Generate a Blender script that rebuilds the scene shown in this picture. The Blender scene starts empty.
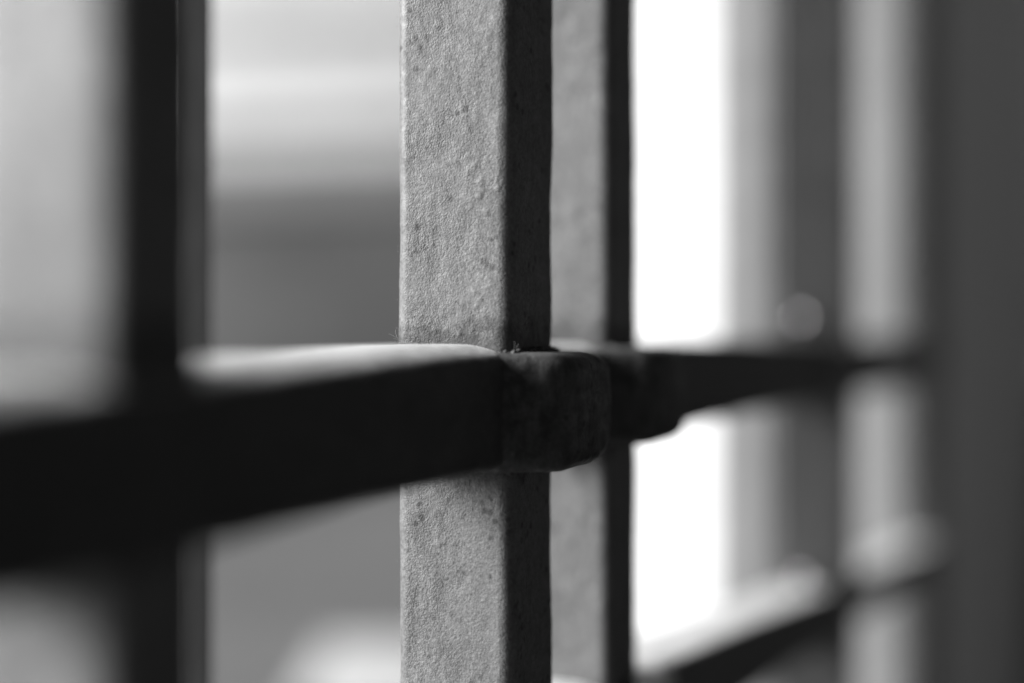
import bpy, bmesh, math, random
from mathutils import Vector, Matrix, noise

# ------------------------------------------------------------------ camera, light, exposure
scene = bpy.context.scene
C = scene.collection
RZ = 1.2                     # height of the top of the upper rail (m)
TH = math.radians(22.9)      # angle between the lens axis and the plane of the grille
FPX = 1300.0

cam_data = bpy.data.cameras.new("camera")
cam = bpy.data.objects.new("camera", cam_data)
C.objects.link(cam)
cam.location = (-0.2023, -0.0865, RZ + 0.0022)
cam.rotation_euler = (math.radians(90), 0, TH - math.radians(90))
cam_data.sensor_width = 36.0
cam_data.lens = FPX * 36.0 / 1024.0
cam_data.shift_y = -0.0088
cam_data.clip_start = 0.005
cam_data.clip_end = 500.0
cam_data.dof.use_dof = True
cam_data.dof.focus_distance = 0.226
cam_data.dof.aperture_fstop = 3.15
cam_data.dof.aperture_blades = 0
scene.camera = cam

SUN = Vector((-0.46, 0.79, 0.40)).normalized()      # towards the sun
world = bpy.data.worlds.new("World")
scene.world = world
world.use_nodes = True
nt = world.node_tree
nt.nodes.clear()
sky = nt.nodes.new("ShaderNodeTexSky")
sky.sky_type = 'NISHITA'
sky.sun_disc = False
sky.sun_elevation = math.asin(SUN.z)
sky.sun_rotation = math.atan2(SUN.x, SUN.y)
bw = nt.nodes.new("ShaderNodeRGBToBW")               # black-and-white photograph
bgn = nt.nodes.new("ShaderNodeBackground")
bgn.inputs["Strength"].default_value = 0.0088
wo = nt.nodes.new("ShaderNodeOutputWorld")
nt.links.new(sky.outputs[0], bw.inputs[0])
nt.links.new(bw.outputs[0], bgn.inputs[0])
nt.links.new(bgn.outputs[0], wo.inputs[0])

sd = bpy.data.lights.new("sun", 'SUN')
sd.energy = 5.0
sd.angle = math.radians(32)
sun = bpy.data.objects.new("sun", sd)
C.objects.link(sun)
sun.rotation_euler = SUN.to_track_quat('Z', 'Y').to_euler()
sun.location = (0, 0, 5)

scene.view_settings.view_transform = 'Standard'
scene.view_settings.look = 'None'
scene.view_settings.gamma = 1.0
scene.view_settings.use_curve_mapping = False
scene.view_settings.exposure = 1.18
scene.render.engine = 'CYCLES'
scene.cycles.use_denoising = True
scene.cycles.max_bounces = 6

# ------------------------------------------------------------------ materials
def base_mat(name, rough=0.6, spec=0.5):
    m = bpy.data.materials.new(name)
    m.use_nodes = True
    t = m.node_tree
    b = t.nodes["Principled BSDF"]
    b.inputs["Roughness"].default_value = rough
    b.inputs["Specular IOR Level"].default_value = spec
    return m, t, b

def nd(t, typ, **kw):
    n = t.nodes.new(typ)
    for k, v in kw.items():
        setattr(n, k, v)
    return n

def noise_n(t, co, scale, detail=4, rough=0.55, dist=0.0):
    n = nd(t, "ShaderNodeTexNoise")
    n.inputs["Scale"].default_value = scale
    n.inputs["Detail"].default_value = detail
    n.inputs["Roughness"].default_value = rough
    n.inputs["Distortion"].default_value = dist
    t.links.new(co, n.inputs["Vector"])
    return n.outputs["Fac"]

def ramp(t, fac, stops):
    r = nd(t, "ShaderNodeValToRGB")
    e = r.color_ramp.elements
    while len(e) < len(stops):
        e.new(0.5)
    for i, (p, v) in enumerate(stops):
        e[i].position = p
        e[i].color = (v, v, v, 1)
    t.links.new(fac, r.inputs[0])
    return r.outputs[0]

def mul(t, a, b, op='MULTIPLY'):
    n = nd(t, "ShaderNodeMath", operation=op)
    for i, v in enumerate((a, b)):
        if isinstance(v, (int, float)):
            n.inputs[i].default_value = v
        else:
            t.links.new(v, n.inputs[i])
    return n.outputs[0]

def iron_paint(name, top_light_tone, lo, hi):
    """Old, thick, sandy grey paint on forged iron."""
    m, t, b = base_mat(name, 0.62, 0.42)
    b.inputs["Coat Weight"].default_value = 0.14
    b.inputs["Coat Roughness"].default_value = 0.35
    geo = nd(t, "ShaderNodeNewGeometry")
    co = geo.outputs["Position"]
    # colour: clouds, small flecks, dark pits
    c1 = ramp(t, noise_n(t, co, 90, 5), [(0.30, 0.86), (0.70, 1.06)])
    c2 = ramp(t, noise_n(t, co, 1700, 3, 0.7), [(0.30, 0.55), (0.48, 1.0), (0.72, 1.42)])
    sm = nd(t, "ShaderNodeMapping")
    sm.inputs["Scale"].default_value = (1, 1, 0.45)
    t.links.new(co, sm.inputs[0])
    c1 = mul(t, c1, ramp(t, noise_n(t, sm.outputs[0], 300, 5, 0.7, 0.4), [(0.34, lo), (0.66, hi)]))
    v = nd(t, "ShaderNodeTexVoronoi", feature='F1')
    v.inputs["Scale"].default_value = 430
    v.inputs["Randomness"].default_value = 1.0
    t.links.new(co, v.inputs["Vector"])
    pit = ramp(t, v.outputs["Distance"], [(0.20, 0.40), (0.32, 1.0)])
    gate = ramp(t, noise_n(t, co, 140, 3), [(0.53, 1.0), (0.60, 0.0)])     # 1 = no pits
    mx = nd(t, "ShaderNodeMath", operation='MAXIMUM')
    t.links.new(pit, mx.inputs[0]); t.links.new(gate, mx.inputs[1])
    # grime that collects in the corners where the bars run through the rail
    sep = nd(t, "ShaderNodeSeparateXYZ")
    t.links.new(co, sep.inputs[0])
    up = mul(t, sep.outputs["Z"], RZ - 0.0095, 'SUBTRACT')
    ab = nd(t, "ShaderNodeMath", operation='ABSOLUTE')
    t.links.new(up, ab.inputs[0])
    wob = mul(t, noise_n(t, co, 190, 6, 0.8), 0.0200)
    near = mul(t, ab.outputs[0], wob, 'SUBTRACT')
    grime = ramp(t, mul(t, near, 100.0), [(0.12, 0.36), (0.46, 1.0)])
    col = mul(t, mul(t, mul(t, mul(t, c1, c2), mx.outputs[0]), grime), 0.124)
    # sunlit brightness painted into the colour of the upward faces, broken by noise
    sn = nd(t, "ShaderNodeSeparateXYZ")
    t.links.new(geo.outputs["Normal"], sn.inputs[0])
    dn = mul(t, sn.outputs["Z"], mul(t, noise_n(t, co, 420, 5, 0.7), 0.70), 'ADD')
    top_light = ramp(t, mul(t, dn, 0.5), [(0.50, 0.0), (0.70, 1.0)])
    far = ramp(t, mul(t, sep.outputs["X"], 5.0), [(0.33, 1.0), (0.55, 0.10)])  # painted brightness fades where the far rail top looks unlit
    low = ramp(t, mul(t, mul(t, sep.outputs["Z"], RZ - 0.07, 'SUBTRACT'), 10.0), [(0.25, 1.0), (0.35, 0.0)])  # lower rail keeps its painted brightness
    drawn = nd(t, "ShaderNodeMath", operation='MAXIMUM')  # extent of the painted brightness
    t.links.new(far, drawn.inputs[0]); t.links.new(low, drawn.inputs[1])
    top_light = mul(t, top_light, drawn.outputs[0])
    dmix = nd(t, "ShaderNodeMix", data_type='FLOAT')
    t.links.new(top_light, dmix.inputs[0]); t.links.new(col, dmix.inputs[2]); dmix.inputs[3].default_value = top_light_tone
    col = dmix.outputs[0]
    cmb = nd(t, "ShaderNodeCombineColor")
    for i in range(3):
        t.links.new(col, cmb.inputs[i])
    t.links.new(cmb.outputs[0], b.inputs["Base Color"])
    # relief: sandy grain + brushed lumps + blisters
    h1 = mul(t, noise_n(t, co, 2900, 2, 0.6), 0.00025)
    h2 = mul(t, noise_n(t, co, 900, 2, 0.5), 0.00015)
    st = nd(t, "ShaderNodeMapping")
    st.inputs["Scale"].default_value = (1, 1, 0.35)
    t.links.new(co, st.inputs[0])
    h3 = mul(t, noise_n(t, st.outputs[0], 200, 2, 0.5), 0.0005)
    v2 = nd(t, "ShaderNodeTexVoronoi", feature='SMOOTH_F1')
    v2.inputs["Scale"].default_value = 330
    t.links.new(co, v2.inputs["Vector"])
    bl = ramp(t, v2.outputs["Distance"], [(0.08, 1.0), (0.30, 0.0)])
    gt = ramp(t, noise_n(t, co, 100, 2), [(0.56, 0.0), (0.62, 1.0)])
    h4 = mul(t, mul(t, bl, gt), 0.00022)
    h = mul(t, mul(t, h1, h2, 'ADD'), mul(t, h3, h4, 'ADD'), 'ADD')
    bp = nd(t, "ShaderNodeBump")
    bp.inputs["Distance"].default_value = 1.0
    # rougher and smoother patches; the worn arrises are smooth
    sgn = nd(t, "ShaderNodeSeparateXYZ")
    t.links.new(geo.outputs["Normal"], sgn.inputs[0])
    patch = ramp(t, noise_n(t, co, 75, 3, 0.6), [(0.32, 0.42), (0.68, 1.0)])
    arr = mul(t, mul(t, sgn.outputs["X"], sgn.outputs["Y"]), -1.0)
    keep = ramp(t, arr, [(0.16, 1.0), (0.40, 0.12)])
    t.links.new(mul(t, patch, keep), bp.inputs["Strength"])
    t.links.new(h, bp.inputs["Height"])
    t.links.new(bp.outputs[0], b.inputs["Normal"])
    rr = ramp(t, noise_n(t, co, 600, 3), [(0.3, 0.48), (0.7, 0.78)])
    t.links.new(rr, b.inputs["Roughness"])
    return m

def plain(name, lo, hi, scale, rough=0.8, bump=0.0, bscale=100, spec=0.3, metallic=0.0):
    m, t, b = base_mat(name, rough, spec)
    b.inputs["Metallic"].default_value = metallic
    co = nd(t, "ShaderNodeNewGeometry").outputs["Position"]
    c = ramp(t, noise_n(t, co, scale, 5, 0.6), [(0.3, lo), (0.7, hi)])
    t.links.new(c, b.inputs["Base Color"])
    if bump:
        bp = nd(t, "ShaderNodeBump")
        bp.inputs["Strength"].default_value = 0.7
        bp.inputs["Distance"].default_value = bump
        t.links.new(noise_n(t, co, bscale, 5, 0.6), bp.inputs["Height"])
        t.links.new(bp.outputs[0], b.inputs["Normal"])
    return m

M = {
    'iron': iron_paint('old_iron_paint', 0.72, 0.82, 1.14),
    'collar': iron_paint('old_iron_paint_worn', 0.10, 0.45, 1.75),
    'post': plain('grey_post_paint', 0.145, 0.185, 60, 0.55, 0.001, 300),
    'bolt': plain('worn_bolt_metal', 0.5, 0.6, 300, 0.22, 0.0, spec=0.6, metallic=1.0),
    'plaster': plain('grey_plaster', 0.22, 0.28, 9, 0.9, 0.003, 120),
    'lightened': plain('lightened_wall_tone', 0.82, 0.87, 9, 0.8, 0.002, 120),  # paler than the plaster, lifts the shade on the wall front by colour
    'white': plain('white_render', 0.42, 0.52, 3, 0.9, 0.004, 60),
    'facade': plain("pale_facade_render", 0.54, 0.72, 0.8, 0.9, 0.01, 20),
    'base': plain('dark_stone_cladding', 0.06, 0.11, 0.9, 0.85, 0.01, 15),
    'ledge': plain("weathered_ledge", 0.40, 0.48, 2, 0.9, 0.01, 20),
    'course': plain('grey_course_stone', 0.15, 0.20, 2, 0.9, 0.01, 20),
    'ground': plain('grey_paving', 0.08, 0.14, 0.8, 0.9, 0.01, 25),
    'slab': plain('pale_concrete', 0.36, 0.44, 2, 0.85, 0.005, 40),
    'rod': plain('dark_strip_paint', 0.12, 0.16, 80, 0.95, 0.0005, 300),
    'web': plain('cobweb_silk', 0.28, 0.36, 200, 0.7),
}

# ------------------------------------------------------------------ helpers
def link(name, me, mat, parent=None, smooth=True):
    o = bpy.data.objects.new(name, me)
    C.objects.link(o)
    if mat is not None and not me.materials:
        me.materials.append(M[mat])
    if smooth:
        me.polygons.foreach_set("use_smooth", [True] * len(me.polygons))
    o.parent = parent
    return o

def tag(o, label=None, cat=None, group=None, kind=None):
    if label: o["label"] = label
    if cat: o["category"] = cat
    if group: o["group"] = group
    if kind: o["kind"] = kind
    return o

def rrect(wa, wb, r, ns, nc=4):
    """Rounded rectangle ring, corner at (0,0) to (wa,wb); points and outward normals."""
    pts = []
    def side(p, q, n):
        for i in range(n):
            f = i / n
            pts.append((Vector((p[0] + (q[0] - p[0]) * f, p[1] + (q[1] - p[1]) * f))))
    def arc(cx, cy, a0):
        for i in range(nc):
            a = a0 + math.pi / 2 * i / nc
            pts.append(Vector((cx + r * math.cos(a), cy + r * math.sin(a))))
    side((r, 0), (wa - r, 0), ns);        arc(wa - r, r, -math.pi / 2)
    side((wa, r), (wa, wb - r), ns);      arc(wa - r, wb - r, 0)
    side((wa - r, wb), (r, wb), ns);      arc(r, wb - r, math.pi / 2)
    side((0, wb - r), (0, r), ns);        arc(r, r, math.pi)
    return pts

def bar_mesh(name, wa, wb, r, length, nl, ns, place, seed, amp=1.0, rows=None, blisters=()):
    """Forged bar: rounded-square section swept along its axis, hand-beaten surface."""
    ring = rrect(wa, wb, r, ns)
    n = len(ring)
    ctr = Vector((wa / 2, wb / 2))
    fine_grain = ns > 30
    so = Vector((seed * 13.7, seed * 7.1, seed * 3.3))
    verts, faces = [], []
    if rows is None:
        rows = [length * k / nl for k in range(nl + 1)]
    nl = len(rows) - 1
    for l in rows:
        near = [q_ for q_ in blisters if abs(q_[1] - l) < q_[2]]
        for p in ring:
            q = Vector((p.x, p.y, l))
            d = noise.noise(q * 260 + so) * 0.00010 + noise.noise(q * 60 + so) * 0.00032 \
                + noise.noise(q * 14 + so) * 0.00035
            out = (p - ctr).normalized()
            if fine_grain:
                d += noise.noise(q * 900 + so) * 0.00003 + noise.noise(q * 1500 + so) * 0.00002
            if near and p.x < r:
                for (by, bz, br, bh) in near:
                    e = math.hypot(p.y - by, l - bz) / br
                    if e < 1:
                        d += bh * (1 - e * e) ** 1.5
            pp = p + out * d * amp
            verts.append(place(pp.x, pp.y, l))
    for k in range(nl):
        for i in range(n):
            j = (i + 1) % n
            faces.append((k * n + i, k * n + j, (k + 1) * n + j, (k + 1) * n + i))
    faces.append(tuple(range(n))[::-1])
    faces.append(tuple(range(nl * n, nl * n + n)))
    me = bpy.data.meshes.new(name)
    me.from_pydata([tuple(v) for v in verts], [], faces)
    bm = bmesh.new(); bm.from_mesh(me)
    bmesh.ops.recalc_face_normals(bm, faces=bm.faces)
    bm.to_mesh(me); bm.free()
    return me

def box_mesh(name, x0, x1, y0, y1, z0, z1, bev=0.0, seg=2):
    bm = bmesh.new()
    bmesh.ops.create_cube(bm, size=1.0)
    for v in bm.verts:
        v.co = Vector((x0 + (x1 - x0) * (v.co.x + .5), y0 + (y1 - y0) * (v.co.y + .5), z0 + (z1 - z0) * (v.co.z + .5)))
    if bev:
        bmesh.ops.bevel(bm, geom=bm.edges[:], offset=bev, segments=seg, affect='EDGES', profile=0.6)
    me = bpy.data.meshes.new(name)
    bm.to_mesh(me); bm.free()
    return me

def prism_mesh(name, pts, z0, z1, bev=0.0):
    """Vertical prism over a plan polygon."""
    n = len(pts)
    vs = [(p[0], p[1], z) for z in (z0, z1) for p in pts]
    fs = [(i, (i + 1) % n, n + (i + 1) % n, n + i) for i in range(n)]
    fs += [tuple(range(n))[::-1], tuple(range(n, 2 * n))]
    me = bpy.data.meshes.new(name); me.from_pydata(vs, [], fs)
    bm = bmesh.new(); bm.from_mesh(me)
    bmesh.ops.recalc_face_normals(bm, faces=bm.faces)
    if bev:
        bmesh.ops.bevel(bm, geom=[e for e in bm.edges if abs(e.verts[0].co.z - e.verts[1].co.z) > 0.01],
                        offset=bev, segments=3, affect='EDGES')
    bm.to_mesh(me); bm.free()
    return me

# ------------------------------------------------------------------ the setting
HX0, HX1, HZ0, HZ1 = -0.75, 0.80, 0.70, 1.85          # the window opening
bm = bmesh.new()
bmesh.ops.create_grid(bm, x_segments=8, y_segments=8, size=150)
me = bpy.data.meshes.new("ground"); bm.to_mesh(me); bm.free()
tag(link("ground", me, 'ground', smooth=False), kind='structure')

wall = bpy.data.objects.new("window_wall", None); C.objects.link(wall)
tag(wall, "grey plastered wall at the right where the rails end, dim face and lit reveal", "wall")
arc = [(HX1 + 0.035 - 0.035 * math.cos(k * math.pi / 20), 0.0355 - 0.035 * math.sin(k * math.pi / 20)) for k in range(11)]
link("jamb", prism_mesh("jamb", [(HX1, 0.085)] + arc + [(30.0, 0.0005), (30.0, 0.085)], 0, 3.4), 'plaster', wall, False)
link("lightened_wall_front", box_mesh("lightened_wall_front", HX1 + 0.030, 30.0, -0.0025, 0.0, 0, 3.4, 0.0005), 'lightened', wall, False)  # thin added sheet, its pale colour stands in for light on the shaded front
link("jamb", box_mesh("jamb", -3.0, HX0, -0.004, 0.085, 0, 3.4), 'plaster', wall, False)
link("breast_wall", box_mesh("breast_wall", HX0, HX1, -0.0045, 0.0845, 0, HZ0), 'plaster', wall, False)
link("lintel", box_mesh("lintel", HX0, HX1, -0.0045, 0.0845, HZ1, 3.4), 'plaster', wall, False)

def along(x, s):
    """world ground position seen in image column x at depth s from the lens"""
    u = (x - 512) / FPX * s
    f = Vector((math.cos(TH), math.sin(TH))); r = Vector((math.sin(TH), -math.cos(TH)))
    return Vector((cam.location.x, cam.location.y)) + f * s + r * u

# pale slab on the ground
p = along(412, 4.6)
slab = link("paving_slab", box_mesh("paving_slab", -0.34, 0.4, -0.5, 0.3, -0.02, 0.035, 0.01), 'slab')
slab.location = (p.x, p.y, 0); slab.rotation_euler = (0, 0, TH - math.radians(90))
tag(slab, "pale sunlit slab on the ground low behind the central bar", "slab")

# bright white wall in full sun, right of the second bar
p = along(660, 3.0)
wd = Vector((-0.62, 0.79))            # the way it faces (towards the sun)
wr = Vector((wd.y, -wd.x)) * -1.0
root = bpy.data.objects.new("garden_wall", None); C.objects.link(root)
root.location = (p.x, p.y, 0); root.rotation_euler = (0, 0, math.atan2(wd.x, -wd.y))
tag(root, "overexposed white rendered wall standing right of the paired bars", "wall")
link("wall_face", box_mesh("wall_face", -1.6, 0.9, 0, 0.2, 0, 2.9, 0.01), 'white', root)
link("wall_cap", box_mesh("wall_cap", -1.64, 0.94, -0.03, 0.23, 2.9, 2.97, 0.012), 'slab', root)

# far building seen between the left bar and the central bar
p = along(300, 11.4)
root = bpy.data.objects.new("far_building", None); C.objects.link(root)
root.location = (p.x, p.y, 0); root.rotation_euler = (0, 0, math.atan2(-0.985, 0.17))
tag(root, "blurred pale building with darker ground storey behind the gap left of the central bar", "building")
link("lower_wall", box_mesh("lower_wall", -4.0, 3.0, 0, 4, 0, 2.55, 0.02), 'base', root)
link("upper_wall", box_mesh("upper_wall", -4.0, 3.0, 0.06, 4, 2.552, 6.5, 0.02), 'facade', root)
for zl in (3.0, 3.88):
    link("ledge", box_mesh("ledge", -4.03, 3.03, -0.03, 0.3, zl, zl + 0.09, 0.02), 'ledge', root)
link("string_course", box_mesh("string_course", -4.05, 3.05, -0.05, 0.3, 2.28, 2.70, 0.02), 'course', root)

# ------------------------------------------------------------------ the grille
W = 0.020
grille = bpy.data.objects.new("window_grille", None)
C.objects.link(grille)
grille.location = (0, 0, 0)
tag(grille, "old painted iron window grille of square bars passing through swollen rails", "grille")

def vertical(x0, wx, seed, fine, y0=0.0, wy=W, blist=()):
    z0, z1 = HZ0 - 0.03, HZ1 + 0.03
    nl, ns, rows = 240, 8, None
    if fine:                                  # fine rows where the bar is in focus
        ns = 56
        a0, a1, step = RZ - 0.085 - z0, RZ + 0.085 - z0, 0.00027
        rows = [a0 * k / 60 for k in range(60)] + [a0 + step * k for k in range(int((a1 - a0) / step))]
        rows += [a1 + (z1 - z0 - a1) * k / 60 for k in range(61)]
    bl = [(by - y0, bz - z0, br, bh) for (by, bz, br, bh) in blist]
    pl = lambda a, b, l: Vector((x0 + a, y0 + b, z0 + l))
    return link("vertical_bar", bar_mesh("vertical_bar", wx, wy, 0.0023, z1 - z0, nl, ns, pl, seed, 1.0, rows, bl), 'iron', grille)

def face_pt(x, y):
    """y and z on the lit side face of the central bar, from where they show in the photo"""
    return ((505 - x) / 105 * 0.0215, RZ + 0.0022 + (332.5 - y) * 0.222 / FPX)
BLISTERS = []
for (x, y, br, bh) in [(476, 292, .6, .22), (482, 299, .5, .2), (478, 307, .6, .22), (488, 287, .5, .2), (470, 301, .4, .14),
                       (484, 311, .45, .16), (437, 243, .5, .16), (432, 256, .5, .18), (441, 262, .35, .12), (468, 152, .5, -.2),
                       (457, 545, .6, .22), (486, 585, .5, -.15), (413, 555, .6, .2), (428, 120, .5, .16), (455, 60, .5, -.14),
                       (470, 490, .6, .2), (480, 494, .5, .2), (488, 488, .5, .22), (450, 330, .8, .25), (462, 334, .7, .25), (474, 330, .6, .2)]:
    BLISTERS.append(face_pt(x, y) + (br * 0.85 / 1000, bh * 0.7 / 1000))

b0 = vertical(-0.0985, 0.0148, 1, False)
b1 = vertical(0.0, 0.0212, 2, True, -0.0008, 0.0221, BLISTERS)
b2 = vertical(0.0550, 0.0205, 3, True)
b0["label"] = "nearest bar, black and blurred"
b1["label"] = "central bar in sharp focus"
b2["label"] = "second bar close behind the central one"

# rails
def rail(x0, x1, ztop, slope, h, seed, nl, ns, bend=0.0, thick=0.0):
    L = x1 - x0
    def pl(a, b, l):          # worn, crowned top: the front arris falls away
        d = max(0.0, (0.009 - a) / 0.009) ** 1.5 * 0.0021 * max(0.0, b / h - 0.3) / 0.7
        d *= max(0.0, 1.0 - max(0.0, x0 + l - 0.05) / 0.12)
        d += (1.0 - b / h) * 0.0075 * max(0.0, min(1.0, (x0 + l - 0.10) / 0.5)) * thick
        sag = bend * max(0.0, -0.02 - (x0 + l))          # bent down a little towards the camera end
        return Vector((x0 + l, a - 0.0012, ztop + slope * (x0 + l) - h + b - d - sag))
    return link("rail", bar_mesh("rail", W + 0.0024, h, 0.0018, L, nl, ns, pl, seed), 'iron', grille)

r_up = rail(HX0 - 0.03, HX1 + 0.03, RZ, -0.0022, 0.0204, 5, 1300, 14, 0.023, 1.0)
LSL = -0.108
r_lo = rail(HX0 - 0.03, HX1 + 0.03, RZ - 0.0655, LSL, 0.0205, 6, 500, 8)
r_lo["label"] = "lower rail, sloping slightly"

def collar(x0, wx, ztop, h, parent, seed, detail=True):
    """The swollen, punched-through part of the rail round a bar (front and back cheek in one)."""
    prof = [(-0.0046, 0.0000), (-0.0036, 0.0018), (-0.0016, 0.0048), (0.0006, 0.0080), (0.0032, 0.0098), (0.008, 0.0100),
            (0.015, 0.0100), (0.0212, 0.0099), (0.0238, 0.0092), (0.0256, 0.0074), (0.0266, 0.0045), (0.0272, 0.0)]
    def smoothp(ps, it):
        for _ in range(it):
            q = [ps[0]]
            for a, b in zip(ps, ps[1:]):
                q += [(a[0] * .75 + b[0] * .25, a[1] * .75 + b[1] * .25), (a[0] * .25 + b[0] * .75, a[1] * .25 + b[1] * .75)]
            ps = q + [ps[-1]]
        return ps
    ps = smoothp(prof, 2 if detail else 1)
    # resample to even steps
    nz = 46 if detail else 12
    verts, faces = [], []
    so = Vector((seed * 5.1, seed * 2.3, seed * 9.7))
    ycen = W / 2
    front = [(x0 + a * wx / 0.0212, -b - 0.0006) for a, b in ps]
    back = [(x0 + a * wx / 0.0212, W + b * 0.9 + 0.0006) for a, b in ps][::-1]
    ringp = front + back
    n = len(ringp)
    xm = x0 + wx * 0.47
    # rows from the bottom to the top with rounded rims
    r = 0.0030
    rows = []
    for k in range(7):
        a = math.pi / 2 * k / 6
        rows.append((-h + r - r * math.cos(a), -r + r * math.sin(a)))
    for k in range(1, nz):
        rows.append((-h + r + (h - 2 * r) * k / nz, 0.0))
    for k in range(7):
        a = math.pi / 2 * k / 6
        rows.append((-r + r * math.sin(a), -r + r * math.cos(a)))
    for (dz, ins) in rows:
        for (x, y) in ringp:
            d = Vector((x - xm, y - ycen))
            bulge = 1.0 + 0.035 * math.cos((dz + h / 2) / h * math.pi)
            d2 = d.copy(); ln = d.length
            d2 *= (ln + ins) / ln * bulge
            q = Vector((x, y, dz)) * 1.0
            nn = noise.noise(q * 420 + so) * 0.00036 + noise.noise(q * 110 + so) * 0.0007 + noise.noise(q * 1100 + so) * 0.00006
            d2 *= 1 + nn / ln
            # far end hangs slightly lower than its top corner, rim worn round
            wear = 0.0014 * max(0.0, (x - x0) / wx - 0.75) ** 1.0
            sgn = 1 if dz > -h / 2 else -1
            zz = dz - sgn * wear + noise.noise(q * 160 + so + Vector((3, 3, 3))) * 0.00028
            verts.append((xm + d2.x, ycen + d2.y, ztop + zz))
    nr = len(rows)
    for k in range(nr - 1):
        for i in range(n):
            j = (i + 1) % n
            faces.append((k * n + i, k * n + j, (k + 1) * n + j, (k + 1) * n + i))
    # caps as strips from front to back
    for base in (0, (nr - 1) * n):
        for i in range(len(front) - 1):
            faces.append((base + i, base + i + 1, base + n - 2 - i, base + n - 1 - i))
    me = bpy.data.meshes.new("collar")
    me.from_pydata(verts, [], faces)
    bm = bmesh.new(); bm.from_mesh(me)
    bmesh.ops.recalc_face_normals(bm, faces=bm.faces)
    bm.to_mesh(me); bm.free()
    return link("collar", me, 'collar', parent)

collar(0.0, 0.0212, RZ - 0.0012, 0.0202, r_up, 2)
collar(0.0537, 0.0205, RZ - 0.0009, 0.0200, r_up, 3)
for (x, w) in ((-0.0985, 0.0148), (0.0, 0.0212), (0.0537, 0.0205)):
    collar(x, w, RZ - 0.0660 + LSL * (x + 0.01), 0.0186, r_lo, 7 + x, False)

# ------------------------------------------------------------------ pale mullion standing behind the grille
mull = bpy.data.objects.new("window_mullion", None); C.objects.link(mull)
q = [along(716, 0.541), along(769, 0.53), along(857, 0.5325), along(850, 0.61), along(760, 0.60)]
mull.location = (q[1].x, q[1].y, HZ0)
tag(mull, "blurred upright mullion with one pale and one dim face behind the rails at right", "mullion")
link("mullion_shaft", prism_mesh("mullion_shaft", [(p_.x - q[1].x, p_.y - q[1].y) for p_ in q], 0, HZ1 - HZ0, 0.002), 'post', mull, False)
def bolt(x, s_, z):
    bm = bmesh.new()
    bmesh.ops.create_uvsphere(bm, u_segments=20, v_segments=10, radius=0.0032)
    for v in bm.verts:
        v.co = Vector((v.co.x, v.co.z * 0.7, v.co.y))
    me = bpy.data.meshes.new("bolt"); bm.to_mesh(me); bm.free()
    o = link("bolt", me, 'bolt', mull)
    w_ = along(x, s_) - q[1]
    o.location = (w_.x, w_.y, z - HZ0)
    o.rotation_euler = (0, 0, TH - math.radians(90))
    return o
bolt(806, 0.530, RZ + 0.0075)
bolt(806, 0.530, RZ - 0.0985)

# paint, grit and rust built up in the corner where the central and the second bar enter the rail
def bead(path, rad, seed):
    pts = []
    for (a, b), n_ in zip(zip(path, path[1:]), [40] * 9):
        pts += [Vector(a).lerp(Vector(b), i / n_) for i in range(n_)]
    pts.append(Vector(path[-1]))
    so = Vector((seed * 3.1, 1.7, seed))
    verts, faces, seg = [], [], 12
    for i, p_ in enumerate(pts):
        d = (pts[min(i + 1, len(pts) - 1)] - pts[max(i - 1, 0)]).normalized()
        a = d.orthogonal().normalized(); b = d.cross(a)
        for k in range(seg):
            w = a * math.cos(2 * math.pi * k / seg) + b * math.sin(2 * math.pi * k / seg)
            q_ = p_ + w * rad
            rr = rad * (0.85 + 0.9 * noise.noise(q_ * 700 + so) + 0.6 * noise.noise(q_ * 1900 + so))
            verts.append(tuple(p_ + w * max(rr, rad * 0.15)))
    for i in range(len(pts) - 1):
        for k in range(seg):
            j = (k + 1) % seg
            faces.append((i * seg + k, i * seg + j, (i + 1) * seg + j, (i + 1) * seg + k))
    me = bpy.data.meshes.new("paint_bead"); me.from_pydata(verts, [], faces)
    bm = bmesh.new(); bm.from_mesh(me); bmesh.ops.recalc_face_normals(bm, faces=bm.faces); bm.to_mesh(me); bm.free()
    return link("paint_bead", me, 'collar', r_up)
zt = RZ - 0.0004
bead([(-0.0004, 0.0206, zt), (-0.0006, 0.012, zt), (-0.0006, 0.006, zt - 0.0005), (-0.0008, 0.0008, zt - 0.0012), (0.0002, -0.0016, zt - 0.0009),
      (0.010, -0.0012, zt - 0.0007), (0.0212, -0.0010, zt - 0.0007)], 0.00062, 1)
bead([(-0.0004, 0.0206, RZ - 0.0206), (-0.0006, 0.006, RZ - 0.0206), (-0.0006, -0.0006, RZ - 0.0212), (0.012, -0.0011, RZ - 0.0214), (0.0212, -0.0011, RZ - 0.0214)], 0.0006, 2)
bead([(0.0546, 0.0200, zt), (0.0545, 0.004, zt - 0.0008), (0.0552, -0.0008, zt - 0.0006), (0.0752, -0.0006, zt - 0.0006)], 0.0006, 3)

# ------------------------------------------------------------------ slim upright behind the nearest bar
p = along(191, 0.36)
strip = link("flat_strip", box_mesh("flat_strip", -0.0072, 0.0042, -0.0015, 0.0015, 0.002, HZ1 - HZ0 - 0.002, 0.0005), 'rod')
strip.location = (p.x, p.y, HZ0); strip.rotation_euler = (0, 0, TH - math.radians(90))
tag(strip, "slim dark grey upright strip just behind the blurred left bar", "strip")

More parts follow.
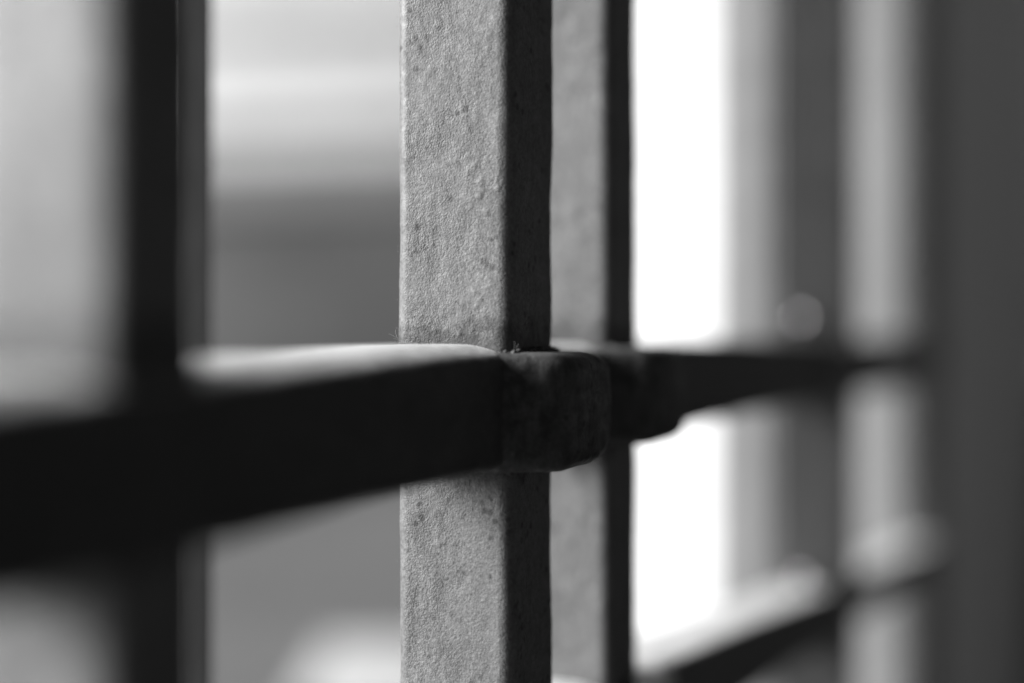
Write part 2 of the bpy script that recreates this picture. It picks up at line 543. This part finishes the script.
# ------------------------------------------------------------------ cobweb strands under the rail
def strand(pts, r):
    verts, faces = [], []
    seg = 6
    pts = [Vector(p) for p in pts]
    for i, p in enumerate(pts):
        d = (pts[min(i + 1, len(pts) - 1)] - pts[max(i - 1, 0)]).normalized()
        a = d.orthogonal().normalized(); b = d.cross(a)
        for k in range(seg):
            t_ = 2 * math.pi * k / seg
            verts.append(tuple(p + (a * math.cos(t_) + b * math.sin(t_)) * r))
    for i in range(len(pts) - 1):
        for k in range(seg):
            j = (k + 1) % seg
            faces.append((i * seg + k, i * seg + j, (i + 1) * seg + j, (i + 1) * seg + k))
    me = bpy.data.meshes.new("cobweb"); me.from_pydata(verts, [], faces)
    return me
random.seed(4)
def on_face(x, y, off=0.0006):
    yy, zz = face_pt(x, y)
    return Vector((-off, yy - 0.0008, zz))
web = bpy.data.objects.new("cobweb", None); C.objects.link(web)
web.location = (0, 0, 0)
tag(web, "scrap of pale cobweb slanting under the rail on the sharp bar's lit face", "cobweb")
for k in range(9):
    a = on_face(402 + random.uniform(-4, 14), 524 + random.uniform(-9, 6), 0.0005)
    b = on_face(440 + random.uniform(-10, 14), 488 + random.uniform(-4, 9), 0.0004)
    pts = []
    for i in range(13):
        f = i / 12
        q_ = a.lerp(b, f)
        q_.z -= 0.0006 * math.sin(math.pi * f) * random.uniform(0.6, 1.2)
        q_.x -= random.uniform(0, 0.00012)
        pts.append(q_)
    link("strand", strand(pts, 0.000014), 'web', web)
lint = bpy.data.objects.new("lint_fibre", None); C.objects.link(lint)
tag(lint, "tiny pale fibres stuck in the corner where the sharp bar meets the rail", "lint")
def fibre(p0, d, n=8, curl=0.00012, r=0.000018):
    pts = [p0.copy()]
    q_ = p0.copy(); d = d.copy()
    for i in range(n):
        d += Vector((random.uniform(-1, 1), random.uniform(-1, 1), random.uniform(-1, 1))) * 0.25
        d.normalize(); q_ = q_ + d * 0.00022
        pts.append(q_.copy())
    link("fibre", strand(pts, r), 'web', lint)
for k in range(3):
    fibre(on_face(401 + random.uniform(-1, 2), 341 - k * 1.6, 0.0), Vector((-0.3, 0.8, random.uniform(0, 1))), random.randint(4, 9))
for k in range(3):
    fibre(Vector((-0.0002 + 0.0030 * k * 0.3, -0.0015, RZ - 0.0012)), Vector((-0.2, -0.2, 1)), random.randint(5, 11))
for k in range(26):
    fibre(on_face(400.5, random.uniform(5, 680), 0.0), Vector((-0.2, 1, random.uniform(-1, 1))), random.randint(1, 2))
